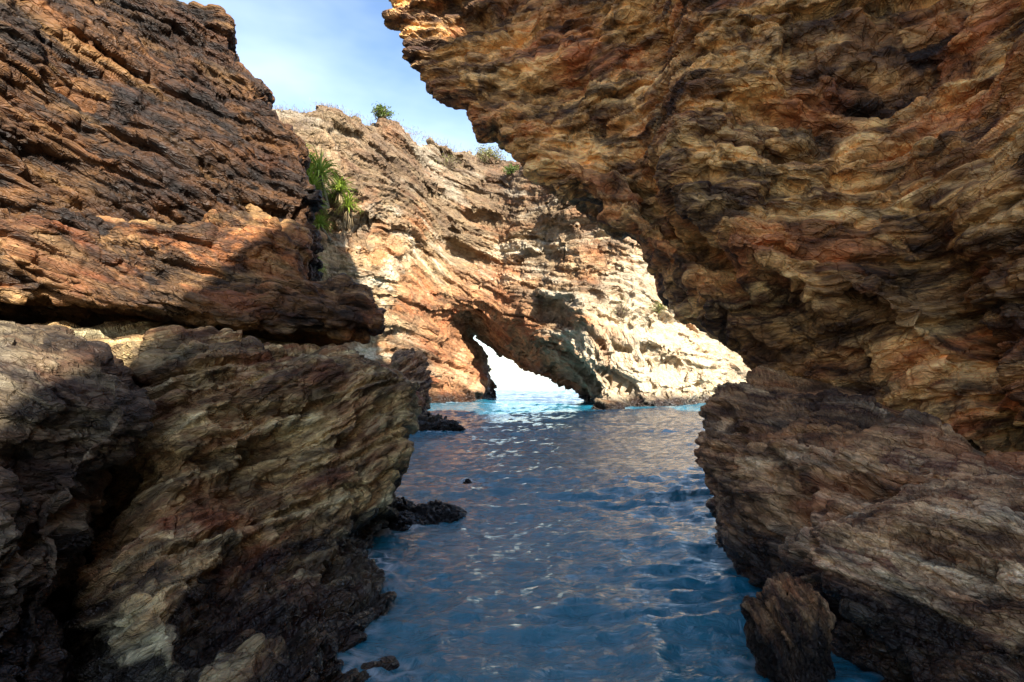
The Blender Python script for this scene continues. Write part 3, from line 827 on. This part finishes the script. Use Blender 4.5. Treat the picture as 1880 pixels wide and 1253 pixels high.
def pandanus(root_pt, crowns, label):
    """crowns: (offset, leaf length, dead skirt 0/1)"""
    root = empty('pandanus', root_pt)
    tag(root, label, 'pandanus', 'pandanus plants on the headland')
    tubes = []
    for off, L, dead in crowns:
        off = np.array(off, float); c = root_pt + off
        mid = root_pt + off * 0.5 + np.array([0, 0.1, -0.1 * L])
        tubes.append(tube([root_pt - np.array([0, -0.25, 0.2]), mid, c], [0.09, 0.075, 0.06]))
        sp = []
        for i in range(80):
            th = i * 2.39996 + rng.random() * 0.4; el = math.radians(8 + 74 * (i / 80) ** 0.8 + rng.normal(0, 6))
            sp.append((c, np.array([math.cos(th) * math.cos(el), math.sin(th) * math.cos(el), math.sin(el)]), L * rng.uniform(0.75, 1.1)))
        v, f, a = ribbons(sp, 0.058 * L ** 0.7, 1.5)
        mesh_object('leaf_crown', v, f, M['strap'], root, False, {'leafv': ('FLOAT', a)})
        if dead:
            sp = []
            for i in range(46):
                th = i * 2.39996; el = math.radians(rng.uniform(-65, -15))
                sp.append((c - np.array([0, 0, 0.08 + 0.3 * L * rng.random()]), np.array([math.cos(th) * math.cos(el), math.sin(th) * math.cos(el), math.sin(el)]), L * rng.uniform(0.5, 0.95)))
            v, f, a = ribbons(sp, 0.034 * L ** 0.7, 3.5)
            mesh_object('dead_leaf_skirt', v, f, M['deadstrap'], root, False, {'leafv': ('FLOAT', a)})
    v, f = merge(tubes)
    mesh_object('trunk', v, f, M['bark'], root, True)

P = on_headland(606, 372) + np.array([0, -0.2, 0])
pandanus(P, [((-0.75, -0.5, 1.35), 1.25, 0), ((0.0, -0.9, 0.95), 1.3, 0), ((-0.35, -1.0, 0.35), 1.25, 0), ((-1.2, -0.6, 1.9), 1.1, 0), ((-0.5, -0.6, -0.5), 1.1, 0)], 'largest light green pandanus, with several crowns of strap leaves, beside the left cliff')
P = on_headland(640, 392) + np.array([0, -0.2, 0])
pandanus(P, [((-0.1, -0.9, 0.65), 1.0, 1), ((0.25, -0.8, -0.15), 0.95, 1)], 'pandanus with two green crowns over hanging dry straw leaves on the headland')
P = on_headland(610, 432) + np.array([0, -0.2, 0])
pandanus(P, [((-0.15, -0.8, 0.2), 0.85, 1)], 'small dark green pandanus below the larger crowns at the shadow edge')
P = on_headland(592, 505) + np.array([0, -0.2, 0])
pandanus(P, [((-0.1, -0.7, 0.25), 0.9, 1)], 'lone small pandanus low down above the ledge of the left cliff')

def shrub(name, base, size, leafmat, label, n_leaf, leaf, n_twig, cat='shrub', group=None, squash=0.75):
    root = empty(name, base)
    tag(root, label, cat, group)
    tubes, tips = [], []
    for i in range(n_twig):
        th = rng.random() * 6.283; el = math.radians(rng.uniform(15, 85)); L = size * rng.uniform(0.6, 1.05)
        d = np.array([math.cos(th) * math.cos(el), math.sin(th) * math.cos(el), math.sin(el) * squash])
        pts = [base - np.array([0, -0.05, 0.15 * size]), base + d * L * 0.4 + rng.normal(0, 0.05 * size, 3), base + d * L * 0.75 + rng.normal(0, 0.07 * size, 3), base + d * L]
        tubes.append(tube(pts, [0.022 * size ** 0.5, 0.015 * size ** 0.5, 0.010 * size ** 0.5, 0.004], 4)); tips += pts[1:]
    v, f = merge(tubes)
    mesh_object('branches', v, f, M['twig'], root, False, {'leafv': ('FLOAT', rng.random(len(v)))})
    if n_leaf:
        tips = np.array(tips); clump = rng.random(len(tips)) < 0.72
        tips = tips[clump]
        c = tips[rng.integers(0, len(tips), n_leaf)] + rng.normal(0, 0.11 * size, (n_leaf, 3))
        d = rng.normal(0, 1, (n_leaf, 3)); d /= np.linalg.norm(d, axis=1, keepdims=True)
        e = np.cross(d, rng.normal(0, 1, (n_leaf, 3))); e /= np.linalg.norm(e, axis=1, keepdims=True)
        s = leaf * rng.uniform(0.6, 1.3, (n_leaf, 1))
        v = np.stack([c - d * s, c + e * s * 0.4, c + d * s, c - e * s * 0.4], 1).reshape(-1, 3)
        mesh_object('foliage', v, np.arange(n_leaf * 4).reshape(-1, 4), leafmat, root, False, {'leafv': ('FLOAT', np.repeat(rng.random(n_leaf), 4))})

def skyline(px):
    m = np.abs(HPIX[:, 0] - px) < 5
    i = np.argmin(HPIX[m][:, 1]); return HV[m][i]
shrub('green_shrub', skyline(703) + np.array([0, -0.3, -0.2]), 0.8, M['shrub'], 'green shrub standing alone on the skyline of the headland', 1500, 0.075, 46)
shrub('olive_shrub', on_headland(898, 292), 1.45, M['olive_leaf'], 'wide olive brown shrub near the headland top beside the overhanging cliff', 1700, 0.07, 70)
shrub('green_shrub', on_headland(938, 315), 0.75, M['shrub'], 'small yellow green shrub just below the wide olive shrub', 900, 0.07, 30)
shrub('dry_shrub', on_headland(820, 300), 1.2, M['olive_leaf'], 'grey leafless twiggy shrub left of the wide olive shrub', 260, 0.06, 120)
shrub('dry_shrub', on_headland(1140, 575), 1.1, M['olive_leaf'], 'pale dry twiggy shrub on the bright slope right of the arch', 150, 0.06, 90)
shrub('green_shrub', on_headland(1210, 572), 0.6, M['olive_leaf'], 'small yellowish shrub on the bright slope close to the overhanging cliff', 500, 0.06, 30)

# dry grass along the skyline and in tufts on the upper slope
def dry_grass():
    sp = []
    pts = []
    for px in np.arange(500, 905, 3.0):
        if rng.random() < 0.35: pts.append(skyline(px))
    for i in range(120):
        px = rng.uniform(510, 930); y0 = np.interp(px, [510, 700, 930], [200, 215, 300])
        pts.append(on_headland(px, y0 + abs(rng.normal(0, 22)), 6))
    for p in pts:
        for k in range(16):
            b = p + np.array([rng.normal(0, 0.22), rng.normal(0, 0.22), -0.05])
            sp.append((b, np.array([rng.normal(0, 0.5), rng.normal(0, 0.5), 1.0]), rng.uniform(0.08, 0.26)))
    v, f, a = ribbons(sp, 0.016, 0.9, 3)
    o = mesh_object('dry_grass', v, f, M['deadstrap'], None, False, {'leafv': ('FLOAT', a)})
    tag(o, 'dry straw grass along the skyline of the headland', 'grass', kind='stuff')
dry_grass()
def shore_foam():
    from mathutils import kdtree
    pts = []
    for ob in bpy.data.objects:
        if ob.type == 'MESH' and 'bedp' in ob.data.attributes:
            co = np.empty(len(ob.data.vertices) * 3, np.float32); ob.data.vertices.foreach_get('co', co); co = co.reshape(-1, 3)
            pts.append(co[(np.abs(co[:, 2]) < 0.05) & (co[:, 1] > 1)])
    pts = np.concatenate(pts)
    pts = pts[np.unique((pts[:, :2] / 0.06).astype(int), axis=0, return_index=True)[1]]
    kd = kdtree.KDTree(len(pts))
    for i, q in enumerate(pts): kd.insert((q[0], q[1], 0), i)
    kd.balance()
    me = SEA.data
    co = np.empty(len(me.vertices) * 3, np.float32); me.vertices.foreach_get('co', co); co = co.reshape(-1, 3)
    f = np.zeros(len(co), np.float32)
    for i in np.nonzero((co[:, 1] > 1.5) & (co[:, 1] < 42) & (np.abs(co[:, 0]) < 14))[0]:
        d = kd.find((co[i, 0], co[i, 1], 0))[2]
        f[i] = max(0.0, 1.0 - d / (0.35 + 0.025 * co[i, 1]))
    a = me.attributes.new('shore', 'FLOAT', 'POINT'); a.data.foreach_set('value', f)
shore_foam()
print('TRIS', sum(len(o.data.loop_triangles) or 2 * len(o.data.polygons) for o in bpy.data.objects if o.type == 'MESH'))
